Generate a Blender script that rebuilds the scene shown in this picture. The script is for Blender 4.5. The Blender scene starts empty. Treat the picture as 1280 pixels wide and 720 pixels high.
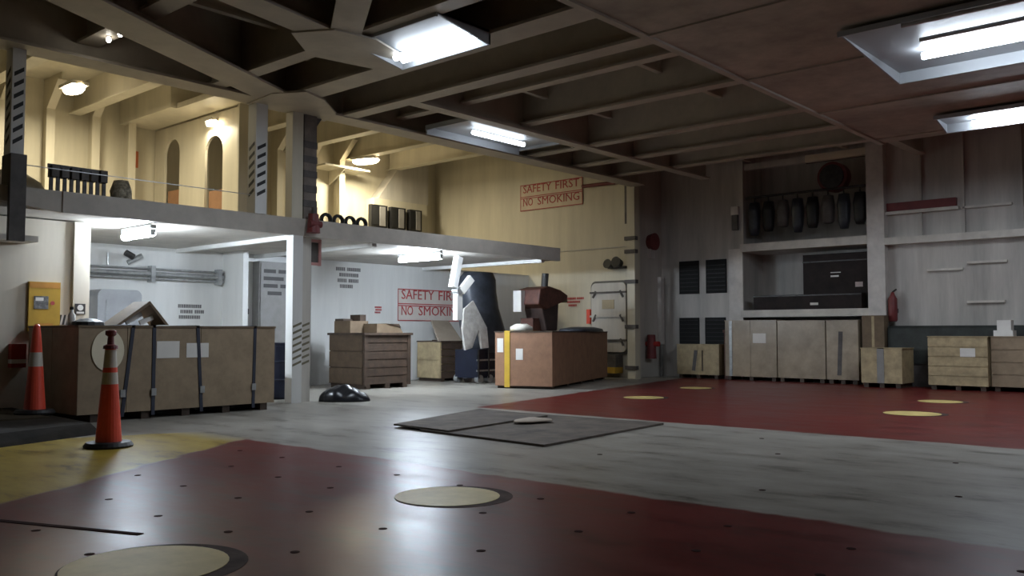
import bpy, bmesh, math, random
from mathutils import Matrix, Vector
random.seed(7)
R = math.radians
S = bpy.context.scene
COL = S.collection

# ------------------------------------------------------------------ camera, world, exposure
cd = bpy.data.cameras.new('camera'); cam = bpy.data.objects.new('camera', cd); COL.objects.link(cam)
cd.sensor_width = 36; cd.lens = 1110 / 1280 * 36
cam.location = (0, 0, 1.2); cam.rotation_euler = (R(90 + 2.888), 0, R(41.44))
cd.clip_end = 200
S.camera = cam
w = bpy.data.worlds.new('world'); S.world = w; w.use_nodes = True
w.node_tree.nodes['Background'].inputs[0].default_value = (0, 0, 0, 1)
w.node_tree.nodes['Background'].inputs[1].default_value = 0.0
S.view_settings.view_transform = 'Standard'; S.view_settings.look = 'None'
S.view_settings.gamma = 1; S.view_settings.use_curve_mapping = False
S.view_settings.exposure = 0.3
COOL = (0.80, 0.89, 1.0); WARM = (1.0, 0.90, 0.66)

# ------------------------------------------------------------------ materials
MATS = {}
def mat(name, col, rough=.6, metal=0, var=.12, scale=3.0, bump=0.0, emit=None, spec=.5, streak=False):
    if name in MATS: return MATS[name]
    m = bpy.data.materials.new(name); m.use_nodes = True; nt = m.node_tree
    b = nt.nodes['Principled BSDF']
    b.inputs['Roughness'].default_value = rough; b.inputs['Metallic'].default_value = metal
    b.inputs['Specular IOR Level'].default_value = spec
    if emit:
        b.inputs['Base Color'].default_value = (*col, 1)
        b.inputs['Emission Color'].default_value = (*col, 1); b.inputs['Emission Strength'].default_value = emit
    else:
        g = nt.nodes.new('ShaderNodeNewGeometry')
        mp = nt.nodes.new('ShaderNodeMapping'); nt.links.new(g.outputs['Position'], mp.inputs[0])
        if streak: mp.inputs['Scale'].default_value = (1, 1, .12)
        n = nt.nodes.new('ShaderNodeTexNoise'); n.inputs['Scale'].default_value = scale; n.inputs['Detail'].default_value = 6
        n.inputs['Roughness'].default_value = .65
        nt.links.new(mp.outputs[0], n.inputs['Vector'])
        r = nt.nodes.new('ShaderNodeValToRGB')
        r.color_ramp.elements[0].position = .3; r.color_ramp.elements[1].position = .7
        r.color_ramp.elements[0].color = (*[max(0, c * (1 - var * 1.6)) for c in col], 1)
        r.color_ramp.elements[1].color = (*[min(1, c * (1 + var)) for c in col], 1)
        nt.links.new(n.outputs['Fac'], r.inputs[0]); nt.links.new(r.outputs[0], b.inputs['Base Color'])
        if bump:
            bp = nt.nodes.new('ShaderNodeBump'); bp.inputs['Strength'].default_value = bump
            nt.links.new(n.outputs['Fac'], bp.inputs['Height']); nt.links.new(bp.outputs[0], b.inputs['Normal'])
    MATS[name] = m; return m

CREAM = mat('cream_paint', (.60, .555, .44), .5, streak=True, var=.10, scale=2)
WHITE = mat('white_paint', (.70, .70, .68), .45, var=.07, scale=2, streak=True)
GREYW = mat('grey_white_paint', (.52, .49, .44), .5, var=.14, scale=2.5, streak=True)
FARW = mat('grimy_wall_paint', (.50, .47, .43), .55, var=.20, scale=2.2, streak=True)
BEAM = mat('beam_paint', (.47, .42, .34), .55, var=.10, scale=2)
COFFER = mat('deckhead_paint', (.42, .365, .295), .7, var=.2, scale=1.5)
DARKP = mat('dark_grey_paint', (.10, .09, .085), .6, var=.3)
PANELG = mat('grey_locker_paint', (.25, .24, .23), .55, var=.12)
BLACK = mat('black_rubber', (.012, .012, .013), .55, var=.2)
VOID = mat('black_grille', (.006, .006, .006), .8, var=.1)
PLY = mat('plywood', (.30, .225, .145), .65, var=.14, scale=5)
PLYD = mat('dark_wood', (.06, .038, .025), .6, var=.3, scale=7)
PLYY = mat('pine_wood', (.42, .33, .19), .6, var=.2, scale=6)
PLYR = mat('reddish_plywood', (.29, .155, .09), .6, var=.14, scale=5)
WRAP = mat('film_wrapped_board', (.36, .29, .205), .28, var=.2, scale=3, bump=.25)
CARD = mat('cardboard', (.16, .112, .068), .7, var=.15, scale=5)
PAPER = mat('white_paper', (.72, .70, .66), .6, var=.04)
STRAP = mat('navy_strap', (.03, .035, .055), .5, var=.2)
YSTRAP = mat('yellow_strap', (.62, .40, .04), .5, var=.1)
ORANGE = mat('orange_plastic', (.75, .085, .045), .4, var=.1)
REFL = mat('grey_reflective_band', (.55, .50, .43), .4, var=.12)
REDP = mat('red_enamel', (.40, .035, .03), .4, var=.15)
REDD = mat('dark_red_enamel', (.17, .03, .03), .5, var=.2)
RUST = mat('rust_brown_cover', (.095, .034, .022), .6, var=.3, scale=8, bump=.3)
YEL = mat('yellow_enamel', (.48, .29, .03), .5, var=.1)
TARP = mat('slate_tarpaulin', (.035, .04, .052), .45, var=.3, scale=6, bump=.4)
GTARP = mat('grey_canvas', (.40, .38, .35), .7, var=.2, scale=6, bump=.4)
BLUEB = mat('navy_plastic', (.008, .011, .026), .4, var=.2)
STEEL = mat('galvanised_steel', (.42, .43, .43), .4, .6, var=.2, scale=8)
DSTEEL = mat('dark_steel', (.045, .042, .04), .45, .3, var=.3, scale=8)
INK = mat('black_ink', (.035, .03, .03), .6, var=.1)
REDINK = mat('red_ink', (.42, .06, .06), .6, var=.15)
PINK = mat('pink_paint', (.52, .26, .25), .5, var=.15)
SIGNW = mat('sign_white', (.66, .61, .56), .5, var=.05)
GREENB = mat('dark_green_tarpaulin', (.028, .033, .03), .6, var=.3, scale=4, bump=.3)
TUBE = mat('cool_tube_glow', COOL, emit=9)
TUBEC = mat('strong_tube_glow', COOL, emit=34)
TUBEB = mat('batten_tube_glow', (.76, .87, 1.0), emit=250)
BULBW = mat('warm_lens_glow', (1.0, .86, .60), emit=16)
BULBS = mat('small_bulb_glow', (1.0, .95, .85), emit=14)
TRAY = mat('lamp_tray_white', (.36, .375, .39), .4, var=.03)
MATW = mat('mat_board', (.10, .078, .06), .85, var=.35, scale=3, bump=.2)
RAMPM = mat('ramp_steel', (.028, .023, .018), .85, var=.35, scale=3, spec=.12)

def floor_material():
    m = bpy.data.materials.new('painted_steel_deck'); m.use_nodes = True; nt = m.node_tree; L = nt.links
    b = nt.nodes['Principled BSDF']
    def N(t, **k):
        n = nt.nodes.new(t)
        for a, v in k.items(): setattr(n, a, v)
        return n
    g = N('ShaderNodeNewGeometry'); sep = N('ShaderNodeSeparateXYZ')
    nz = N('ShaderNodeTexNoise'); nz.inputs['Scale'].default_value = 2.2; nz.inputs['Detail'].default_value = 8
    L.new(g.outputs['Position'], nz.inputs['Vector'])
    # wobble the borders a little
    sub = N('ShaderNodeVectorMath', operation='SUBTRACT'); L.new(nz.outputs['Color'], sub.inputs[0]); sub.inputs[1].default_value = (.5, .5, .5)
    scl = N('ShaderNodeVectorMath', operation='SCALE'); L.new(sub.outputs[0], scl.inputs[0]); scl.inputs['Scale'].default_value = .22
    add = N('ShaderNodeVectorMath', operation='ADD'); L.new(g.outputs['Position'], add.inputs[0]); L.new(scl.outputs[0], add.inputs[1])
    L.new(add.outputs[0], sep.inputs[0])
    def half(a, c, d, soft=.03):      # 1 where a*x + c*y > d
        m1 = N('ShaderNodeMath', operation='MULTIPLY'); L.new(sep.outputs[0], m1.inputs[0]); m1.inputs[1].default_value = a
        m2 = N('ShaderNodeMath', operation='MULTIPLY_ADD'); L.new(sep.outputs[1], m2.inputs[0]); m2.inputs[1].default_value = c; L.new(m1.outputs[0], m2.inputs[2])
        mr = N('ShaderNodeMapRange'); L.new(m2.outputs[0], mr.inputs[0]); mr.inputs[1].default_value = d - soft; mr.inputs[2].default_value = d + soft
        return mr.outputs[0]
    def mul(p, q):
        m1 = N('ShaderNodeMath', operation='MULTIPLY'); L.new(p, m1.inputs[0]); L.new(q, m1.inputs[1]); return m1.outputs[0]
    def line(p, q, pt):               # half plane through p,q holding pt
        a, c = (q[1] - p[1]), -(q[0] - p[0]); l = math.hypot(a, c); a /= l; c /= l; d = a * p[0] + c * p[1]
        if a * pt[0] + c * pt[1] < d: a, c, d = -a, -c, -d
        return half(a, c, d)
    red1 = mul(half(0, -1, -5.58), line((-8.92, 5.5), (-6.86, 2.35), (0, 4)))
    red2 = mul(mul(half(0, 1, 10.4), half(0, -1, -20.9)), line((-9.97, 10.43), (-12.14, 20.07), (0, 15)))
    yel = mul(mul(half(0, -1, -5.45, .25), line((-8.92, 5.5), (-6.86, 2.35), (-12, 3))), line((-10.9, 3.4), (-10.2, 5.2), (0, 4)))
    def ramp(src, els):
        r = N('ShaderNodeValToRGB'); L.new(src, r.inputs[0])
        cr = r.color_ramp
        for i, (p, c) in enumerate(els):
            e = cr.elements[i] if i < 2 else cr.elements.new(p)
            e.position = p; e.color = (*c, 1)
        return r.outputs[0]
    n2 = N('ShaderNodeTexNoise'); n2.inputs['Scale'].default_value = 1.1; n2.inputs['Detail'].default_value = 9; n2.inputs['Roughness'].default_value = .7
    st = N('ShaderNodeMapping'); st.inputs['Scale'].default_value = (1.0, 2.6, 1); L.new(g.outputs['Position'], st.inputs[0]); L.new(st.outputs[0], n2.inputs['Vector'])
    white = ramp(n2.outputs['Fac'], [(.33, (.10, .088, .072)), (.45, (.245, .228, .197)), (.64, (.32, .30, .265))])
    red = ramp(n2.outputs['Fac'], [(.34, (.075, .015, .013)), (.48, (.128, .022, .019)), (.66, (.16, .032, .027))])
    yl = ramp(n2.outputs['Fac'], [(.34, (.12, .08, .025)), (.46, (.34, .235, .035)), (.64, (.44, .33, .075))])
    def mix(f, a, c):
        x = N('ShaderNodeMix', data_type='RGBA'); L.new(f, x.inputs[0]); L.new(a, x.inputs[6]); L.new(c, x.inputs[7]); return x.outputs[2]
    col = mix(yel, white, yl); col = mix(red1, col, red); col = mix(red2, col, red)
    L.new(col, b.inputs['Base Color'])
    rr = N('ShaderNodeMapRange'); L.new(n2.outputs['Fac'], rr.inputs[0]); rr.inputs[3].default_value = .20; rr.inputs[4].default_value = .46; b.inputs['Specular IOR Level'].default_value = .045
    L.new(rr.outputs[0], b.inputs['Roughness'])
    bp = N('ShaderNodeBump'); bp.inputs['Strength'].default_value = .06; bp.inputs['Distance'].default_value = .05
    L.new(nz.outputs['Fac'], bp.inputs['Height']); L.new(bp.outputs[0], b.inputs['Normal'])
    return m
FLOOR = floor_material()

# ------------------------------------------------------------------ mesh helpers
class MB:
    def __init__(s): s.v = []; s.f = []
    def add(s, vs, fs, M=None):
        o = len(s.v)
        s.v += [tuple(M @ Vector(p)) if M else tuple(p) for p in vs]; s.f += [tuple(i + o for i in f) for f in fs]; return s
    def box(s, x0, x1, y0, y1, z0, z1, M=None):
        vs = [(x, y, z) for z in (z0, z1) for y in (y0, y1) for x in (x0, x1)]
        return s.add(vs, [(0, 2, 3, 1), (4, 5, 7, 6), (0, 1, 5, 4), (2, 6, 7, 3), (0, 4, 6, 2), (1, 3, 7, 5)], M)
    def cyl(s, p0, p1, r0, r1=None, n=16):
        r1 = r0 if r1 is None else r1
        p0 = Vector(p0); p1 = Vector(p1); d = (p1 - p0).normalized()
        a = d.orthogonal().normalized(); c = d.cross(a)
        vs = []
        for p, r in ((p0, r0), (p1, r1)):
            vs += [p + a * (r * math.cos(2 * math.pi * i / n)) + c * (r * math.sin(2 * math.pi * i / n)) for i in range(n)]
        fs = [(i, (i + 1) % n, n + (i + 1) % n, n + i) for i in range(n)] + [tuple(range(n))[::-1], tuple(range(n, 2 * n))]
        return s.add(vs, fs)
    def bar(s, p0, p1, w, h):         # rectangular bar between two points, w across (horizontal), h vertical
        p0 = Vector(p0); p1 = Vector(p1); d = (p1 - p0).normalized()
        u = d.cross(Vector((0, 0, 1)))
        u = Vector((1, 0, 0)) if u.length < 1e-4 else u.normalized()
        t = u.cross(d)
        vs = [p + u * (sx * w / 2) + t * (sz * h / 2) for p in (p0, p1) for sx, sz in ((-1, -1), (1, -1), (1, 1), (-1, 1))]
        return s.add(vs, [(3, 2, 1, 0), (4, 5, 6, 7), (0, 1, 5, 4), (1, 2, 6, 5), (2, 3, 7, 6), (3, 0, 4, 7)])
    def prism(s, poly, axis, a, b):   # extrude polygon (2-D in the two other axes) along axis from a to b
        def P(p, t): return {'x': (t, p[0], p[1]), 'y': (p[0], t, p[1]), 'z': (p[0], p[1], t)}[axis]
        n = len(poly)
        vs = [P(p, a) for p in poly] + [P(p, b) for p in poly]
        return s.add(vs, [tuple(range(n)), tuple(range(n, 2 * n))[::-1]] + [(i, n + i, n + (i + 1) % n, (i + 1) % n) for i in range(n)])
    def lathe(s, prof, n=24, c=(0, 0)):
        k = len(prof)
        vs = [(c[0] + r * math.cos(2 * math.pi * i / n), c[1] + r * math.sin(2 * math.pi * i / n), z) for i in range(n) for r, z in prof]
        fs = [(i * k + j, ((i + 1) % n) * k + j, ((i + 1) % n) * k + j + 1, i * k + j + 1) for i in range(n) for j in range(k - 1)]
        fs += [tuple(i * k for i in range(n))[::-1], tuple(i * k + k - 1 for i in range(n))]
        return s.add(vs, fs)
    def build(s, name, m, parent=None, smooth=False, bevel=0):
        me = bpy.data.meshes.new(name); me.from_pydata(s.v, [], s.f)
        bm = bmesh.new(); bm.from_mesh(me); bmesh.ops.recalc_face_normals(bm, faces=bm.faces)
        if bevel: bmesh.ops.bevel(bm, geom=list(bm.edges), offset=bevel, segments=2, profile=.5, affect='EDGES', clamp_overlap=True)
        bm.to_mesh(me); bm.free()
        if smooth:
            for p in me.polygons: p.use_smooth = True
        me.materials.append(m)
        o = bpy.data.objects.new(name, me); COL.objects.link(o)
        if parent: o.parent = parent
        return o
def B(*a, M=None): return MB().box(*a, M=M)
def tag(o, label=None, cat=None, group=None, kind=None):
    if label: o['label'] = label
    if cat: o['category'] = cat
    if group: o['group'] = group
    if kind: o['kind'] = kind
    return o
def thing(name, loc, label, cat, group=None, rz=0):
    o = bpy.data.objects.new(name, None); COL.objects.link(o); o.location = loc; o.rotation_euler = (0, 0, rz); o.empty_display_size = .1
    return tag(o, label, cat, group)
def struct(o): o['kind'] = 'structure'; return o
def text_mesh(name, s, size, m, parent, M, width):
    c = bpy.data.curves.new(name, 'FONT'); c.body = s; c.size = size; c.extrude = .004; c.align_x = 'LEFT'; c.align_y = 'BOTTOM'; c.resolution_u = 2
    t = bpy.data.objects.new(name, c); COL.objects.link(t)
    bpy.context.view_layer.update()
    me = bpy.data.meshes.new_from_object(t.evaluated_get(bpy.context.evaluated_depsgraph_get()))
    bpy.data.objects.remove(t)
    xs = [v.co.x for v in me.vertices]; k = width / (max(xs) - min(xs))
    me.transform(M @ Matrix.Translation((-min(xs) * k, 0, 0)) @ Matrix.Diagonal((k, 1, 1, 1)))
    me.materials.clear(); me.materials.append(m)
    o = bpy.data.objects.new(name, me); COL.objects.link(o); o.parent = parent
    return o
# text planes: reading direction u, up z.  For a wall seen from +X the text reads towards +Y; for a wall seen from -Y it reads towards +X
def face_x(x, y, z): return Matrix(((0, 0, 1, x), (1, 0, 0, y), (0, 1, 0, z), (0, 0, 0, 1)))
def face_y(x, y, z): return Matrix(((1, 0, 0, x), (0, 0, -1, y), (0, 1, 0, z), (0, 0, 0, 1)))
def area_light(name, loc, sx, sy, power, col, parent, rot=(0, 0, 0)):
    l = bpy.data.lights.new(name, 'AREA'); l.shape = 'RECTANGLE'; l.size = sx; l.size_y = sy; l.energy = power; l.color = col
    o = bpy.data.objects.new(name, l); COL.objects.link(o); o.location = loc; o.rotation_euler = rot; o.parent = parent
    return o
def copy_tree(o, parent=None):
    c = o.copy(); COL.objects.link(c); c.parent = parent
    for ch in [x for x in bpy.data.objects if x.parent == o]: copy_tree(ch, c)
    return c

# ------------------------------------------------------------------ floor
floor = struct(B(-22, 12, -8, 23, -.12, 0).build('floor', FLOOR))
YD = mat('yellow_disc_paint', (.62, .48, .18), .5, var=.12, scale=3, spec=.12)
RING = mat('grey_ring_paint', (.085, .055, .048), .8, var=.3, spec=.05)
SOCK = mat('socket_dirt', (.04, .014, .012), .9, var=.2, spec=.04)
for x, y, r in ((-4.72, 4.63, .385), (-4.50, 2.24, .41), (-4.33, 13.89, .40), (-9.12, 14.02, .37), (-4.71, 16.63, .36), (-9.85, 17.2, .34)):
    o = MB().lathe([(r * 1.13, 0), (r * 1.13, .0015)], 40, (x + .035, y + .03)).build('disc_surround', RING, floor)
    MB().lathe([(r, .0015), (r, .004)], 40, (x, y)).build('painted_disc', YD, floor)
sock = None
for i in range(11):
    for j in range(5):
        x = -8.1 + i * .78 + .1 * (j % 2) + random.uniform(-.06, .06); y = 5.05 - j * .72 + random.uniform(-.06, .06)
        if (y - 5.5) * (2.06) + (x + 8.92) * 3.15 < .6: continue
        if sock is None:
            sock = MB().lathe([(.027, 0), (.027, .002), (.014, .003)], 10).build('lashing_socket', SOCK, floor)
            o = sock
        else:
            o = sock.copy(); COL.objects.link(o)
        o.location = (x, y, 0)
for x, y in ((-5.2, 7.2), (-3.9, 8.4), (-2.4, 8.9), (-1.9, 7.1), (-3.1, 6.4), (-4.6, 9.5), (-1.2, 8.2)):
    o = sock.copy(); COL.objects.link(o); o.location = (x, y, 0)
# dark worn groove in the red deck
MB().bar((-6.35, 2.1, .002), (-5.2, 2.55, .002), .05, .004).build('scored_groove', SOCK, floor)

# ------------------------------------------------------------------ ceiling with girders and beams
ceil = struct(B(-12.9, 12, -8, 23, 6.1, 6.25).build('ceiling', COFFER))
B(-21.2, -12.9, -8, 20.3, 6.9, 7.0).build('side_bay_plate', CREAM, ceil)
def tbeam(p, q, z, depth, fw, name='beam', m=BEAM, top=6.1):
    b = MB(); b.bar((p[0], p[1], z + .02), (q[0], q[1], z + .02), fw, .04)
    b.bar((p[0], p[1], (z + .04 + top) / 2), (q[0], q[1], (z + .04 + top) / 2), .03, top - z - .04)
    return b.build(name, m, ceil)
tbeam((-12.85, -8), (-12.85, 19.55), 5.05, 1, .46, 'longitudinal_girder', top=6.98)
tbeam((-11.1, 9.9), (-11.1, 19.98), 5.08, 1, .26, 'longitudinal_girder')
tbeam((-6.3, 8.5), (-6.3, 21.2), 5.25, 1, .22, 'longitudinal_girder')
tbeam((-1.5, -8), (-1.5, 21.2), 5.2, 1, .30, 'longitudinal_girder')
for y, fw, z in ((1.6, .4, 5.08), (3.4, .4, 5.08), (5.35, .3, 5.3), (7.3, .26, 5.09), (8.5, .45, 5.06), (9.9, .30, 5.07), (11.25, .2, 5.3), (12.9, .24, 5.2), (15.0, .24, 5.12), (16.7, .26, 5.12), (18.3, .22, 5.12)):
    tbeam((-12.8, y), (12, y), z, 1, fw, 'transverse_beam')
for a, b_, fw in (((-12.75, 8.9), (-10.0, 3.2), .62), ((-9.62, 8.5), (-8.75, 4.0), .45), ((-9.4, 7.25), (-6.9, 5.6), .4)):
    tbeam(a, b_, 5.045, 1, fw, 'diagonal_girder')
hp = B(-6.2, 12, 7.0, 18.25, 5.02, 5.06).build('hatch_cover', COFFER, ceil)
for y in (9.6, 12.3, 15.0, 17.8): B(-6.2, 12, y - .04, y + .04, 4.995, 5.02).build('hatch_seam', COFFER, hp)
B(-6.2, -6.1, 7.0, 18.25, 4.985, 5.02).build('hatch_seam', BEAM, hp)
# gusset plates at the joints
MB().prism([(-13.1, 8.1), (-12.2, 8.0), (-11.7, 8.3), (-11.9, 8.8), (-12.5, 9.5), (-13.1, 9.7)], 'z', 5.028, 5.06).build('gusset_plate', BEAM, ceil)
MB().prism([(-10.1, 7.2), (-9.5, 6.5), (-9.0, 6.8), (-8.9, 7.4), (-9.3, 8.5), (-9.9, 8.3)], 'z', 5.022, 5.05).build('gusset_plate', BEAM, ceil)
for x in (-11.9, -10.5, -8.0, -4.8, -3.2):      # shallow stringers between the beams
    tbeam((x, 7.3), (x, 21.2), 5.62, .4, .10, 'stringer')
for x in (-12.0, -11.0, -7.6, -5):
    tbeam((x, 0), (x, 7.3), 5.62, .4, .10, 'stringer')
# side bay beams above the mezzanine with bracketed ends
for y in (2.2, 4.0, 6.3, 8.5, 12.3, 14.2, 16.1, 18.0):
    b = MB(); b.box(-20.95, -13.0, y - .015, y + .015, 6.25, 6.9); b.box(-20.95, -13.0, y - .14, y + .14, 6.22, 6.25)
    b.build('side_bay_beam', CREAM, ceil)
MB().box(-20.95, -18.5, 9.55, 10.4, 6.18, 6.9).build('box_beam', CREAM, ceil)
B(-18.5, -16.2, 9.7, 10.4, 6.18, 6.3).build('box_beam', CREAM, ceil)
tbeam((-15.2, 9.0), (-15.2, 20.0), 5.75, 1, .3, 'side_girder', m=CREAM, top=6.9)

# ------------------------------------------------------------------ walls
wl = struct(B(-21.3, -21.0, -8, 20.3, 3.0, 6.95).build('wall_left', CREAM))
def frame(y):
    b = MB(); b.box(-21.0, -20.62, y - .012, y + .012, 3.16, 6.9); b.box(-20.64, -20.60, y - .09, y + .09, 3.16, 6.2)
    b.prism([(-20.62, 6.2), (-20.62, 6.9), (-20.05, 6.9), (-20.05, 6.78)], 'y', y - .012, y + .012)
    b.add([(-20.64, y - .09, 6.2), (-20.64, y + .09, 6.2), (-20.05, y + .09, 6.75), (-20.05, y - .09, 6.75),
           (-20.61, y - .09, 6.17), (-20.61, y + .09, 6.17), (-20.02, y + .09, 6.72), (-20.02, y - .09, 6.72)],
          [(0, 1, 2, 3), (7, 6, 5, 4), (0, 4, 5, 1), (2, 6, 7, 3), (1, 5, 6, 2), (0, 3, 7, 4)])
    b.build('hull_frame', CREAM, wl)
for y in (5.1, 6.0, 6.9, 7.85, 8.85, 9.7, 11.6, 12.7, 13.8, 14.9, 15.9): frame(y)
# slanted casing plate and its pale base near the bulkhead
MB().prism([(17.25, 5.25), (19.3, 5.25), (19.3, 6.9), (18.55, 6.9)], 'x', -21.0, -20.6).build('slanted_casing', GREYW, wl)
B(-21.0, -20.55, 17.05, 19.2, 3.16, 5.24).build('casing_base', CREAM, wl)
b = MB(); b.box(-20.98, -20.2, 15.0, 16.6, 5.9, 5.95); b.prism([(-20.98, 5.5), (-20.2, 5.9), (-20.98, 5.9)], 'y', 15.7, 15.75); b.build('bracket_shelf', CREAM, wl)

# transverse web with arched openings on the mezzanine
def arch_plate(x0, x1, z0, z1, holes, y0, y1):
    bm = bmesh.new()
    def ring(pts): return [bm.verts.new((p[0], 0, p[1])) for p in pts]
    loops = [ring([(x0, z0), (x1, z0), (x1, z1), (x0, z1)])]
    for cx, hw, zb, zt in holes:
        pts = [(cx - hw, zb), (cx + hw, zb)] + [(cx + hw * math.cos(t), zt - hw + hw * math.sin(t)) for t in [i * math.pi / 12 for i in range(0, 13)]]
        loops.append(ring(pts))
    es = []
    for l in loops: es += [bm.edges.new((l[i], l[(i + 1) % len(l)])) for i in range(len(l))]
    r = bmesh.ops.triangle_fill(bm, use_beauty=True, use_dissolve=False, edges=es)
    fs = list(bm.faces)
    ex = bmesh.ops.extrude_face_region(bm, geom=fs)
    bmesh.ops.translate(bm, verts=[v for v in ex['geom'] if isinstance(v, bmesh.types.BMVert)], vec=(0, y1 - y0, 0))
    bmesh.ops.translate(bm, verts=bm.verts, vec=(0, y0, 0))
    bmesh.ops.recalc_face_normals(bm, faces=bm.faces)
    me = bpy.data.meshes.new('web'); bm.to_mesh(me); bm.free(); return me
me = arch_plate(-20.95, -16.95, 3.17, 6.15, [(-20.1, .36, 3.45, 5.85), (-18.2, .38, 3.45, 5.65)], 10.44, 10.50)
me.materials.append(CREAM)
web = bpy.data.objects.new('wall_mezzanine', me); COL.objects.link(web); struct(web)
B(-16.99, -16.93, 10.30, 10.64, 3.17, 6.15).build('edge_flange', CREAM, web)
B(-20.42, -19.78, 10.52, 10.75, 3.17, 4.62).build('arch_base_box', mat('brown_box', (.32, .17, .09), .6), web)
B(-18.52, -17.88, 10.52, 10.75, 3.17, 4.42).build('arch_base_box', MATS['brown_box'], web)

# bulkhead across the far end of the mezzanine, its door and post
wb = struct(B(-21.3, -13.3, 20.0, 20.3, 0, 6.95).build('wall_bulkhead', CREAM))
B(-17.0, -13.32, 19.98, 19.995, 3.52, 3.55).build('weld_seam', GREYW, wb)
B(-13.56, -13.44, 19.97, 19.999, 4.15, 5.3).build('dark_slot', DARKP, wb)
MB().cyl((-14.95, 19.93, 5.32), (-13.85, 19.93, 5.30), .05).build('red_pipe', REDD, wb)
def safety_sign(axis, p, wdt, hgt):
    # two framed rows of red stencilled lettering
    x, y, z = p
    if axis == 'x':
        t = thing('wall_sign', (x, y, z), 'red lettered SAFETY FIRST NO SMOKING sign on the lit wall under the mezzanine', 'sign')
        bx = lambda u0, u1, v0, v1, d0, d1: (d0, d1, u0, u1, v0, v1)
        M = lambda u, v: face_x(.012, u, v)
    else:
        t = thing('wall_sign', (x, y, z), 'red lettered SAFETY FIRST NO SMOKING sign high on the cream bulkhead', 'sign')
        bx = lambda u0, u1, v0, v1, d0, d1: (u0, u1, -d1, -d0, v0, v1)
        M = lambda u, v: face_y(u, -.012, v)
    B(*bx(0, wdt, 0, hgt, .001, .008)).build('sign_board', SIGNW if axis == 'x' else mat('sign_cream', (.62, .50, .38), .5, var=.06), t)
    fr = MB()
    for v0, v1 in ((.0, .025), (hgt * .46, hgt * .49), (hgt * .52, hgt * .55), (hgt - .025, hgt)):
        fr.box(*bx(0, wdt, v0, v1, .008, .014))
    for u0 in (0, wdt - .02): fr.box(*bx(u0, u0 + .02, 0, hgt, .008, .013))
    fr.build('sign_border', REDINK, t)
    for word, u, v, k in (('SAFETY', .05, .60, .46), ('FIRST', .58, .60, .37), ('NO', .05, .10, .16), ('SMOKING', .29, .10, .66)):
        text_mesh('lettering', word, hgt * .42, REDINK, t, M(u * wdt, hgt * v), wdt * k)
safety_sign('x', (-17.0, 14.89, 1.5), 2.45, .82)
safety_sign('y', (-17.3, 19.985, 4.82), 2.32, .78)

d1 = bpy.data.objects.new('door_1', None); COL.objects.link(d1); struct(d1); d1.location = (-14.05, 19.98, 0)
def rrect(w2, z0, z1, r, n=5):
    pts = []
    for cx, cz, a0 in ((w2 - r, z1 - r, 0), (-w2 + r, z1 - r, 90), (-w2 + r, z0 + r, 180), (w2 - r, z0 + r, 270)):
        pts += [(cx + r * math.cos(R(a0 + 90 * i / n)), cz + r * math.sin(R(a0 + 90 * i / n))) for i in range(n + 1)]
    return pts
MB().prism(rrect(.62, .62, 2.62, .16), 'y', -.05, 0).build('door_frame', mat('door_dark_gasket', (.10, .095, .08), .6), d1)
MB().prism(rrect(.57, .68, 2.56, .14), 'y', -.10, -.05).build('door_panel', GREYW, d1)
for z in (1.0, 1.65, 2.3):
    MB().box(-.6, .6, -.14, -.10, z - .025, z + .025).build('door_stiffener', DARKP if z != 1.65 else GREYW, d1)
for x in (-.5, .5):
    for z in (.95, 1.6, 2.25): MB().bar((x, -.13, z - .09), (x * .8, -.13, z + .09), .03, .05).build('door_dog', DARKP, d1)
MB().box(-.32, .4, -.35, 0, .28, .62).build('door_step', DARKP, d1)
MB().box(-.32, .4, -.37, -.005, .12, .28).build('step_riser', YEL, d1)
MB().box(-.2, .2, -.115, -.10, 1.85, 2.1).build('door_notice', mat('faded_notice', (.40, .33, .22), .6), d1)
MB().cyl((-14.72, 19.9, 1.45), (-14.72, 19.9, 1.85), .07).build('x', ORANGE).name = 'orange_flask'
tag(bpy.data.objects['orange_flask'], 'small orange flask fixed to the bulkhead beside the steel door', 'flask')
t = thing('horn_lamp', (-13.75, 19.98, 3.02), 'black twin horn lamp mounted above the steel door', 'lamp')
MB().box(-.3, .25, -.12, 0, -.08, -.02).build('bracket', DARKP, t); MB().cyl((-.18, -.1, 0), (-.18, -.32, .05), .08, .13).build('horn', BLACK, t); MB().cyl((.1, -.1, .05), (.1, -.32, .08), .1, .15).build('horn', BLACK, t)

post = thing('corner_post', (-13.12, 19.75, 0), 'tall pale steel post with dark clamps at the bulkhead edge', 'post')
B(-.14, .10, -.12, .12, 0, 5.7).build('shaft', CREAM, post)
for z in (.28, 1.36, 2.55, 3.35, 3.7): B(-.2, .14, -.16, -.02, z - .05, z + .05).build('clamp', DARKP, post)

# far wall: return, vent section, shelved bay, column, plated bay
wf = struct(B(-13.3, -10.8, 21.4, 22.7, 0, 6.1).build('wall_back', FARW))
struct(B(-13.45, -13.3, 20.3, 22.7, 0, 6.1).build('wall_return', GREYW))
B(-10.8, -7.52, 22.5, 22.7, 0, 6.1).build('bay_plate', FARW, wf)
B(-7.12, 8, 21.4, 22.7, 0, 6.1).build('bay_plate', FARW, wf)
COLP = mat('column_paint', (.62, .58, .54), .5, var=.12, scale=3)
B(-7.52, -7.12, 21.15, 22.5, 0, 4.9).build('wall_column', COLP, wf)
B(-7.52, -7.12, 21.15, 22.5, 4.9, 6.1).build('wall_column', COLP, wf)
B(-11.2, -10.8, 21.34, 21.4, 0, 3.4).build('wall_column', COLP, wf)
for z0, z1 in ((3.30, 3.50), (1.60, 1.78)):
    B(-10.8, -7.52, 21.2, 22.5, z0, z1).build('shelf_beam', mat('shelf_beam_paint', (.60, .56, .50), .5, var=.12), wf)
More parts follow.
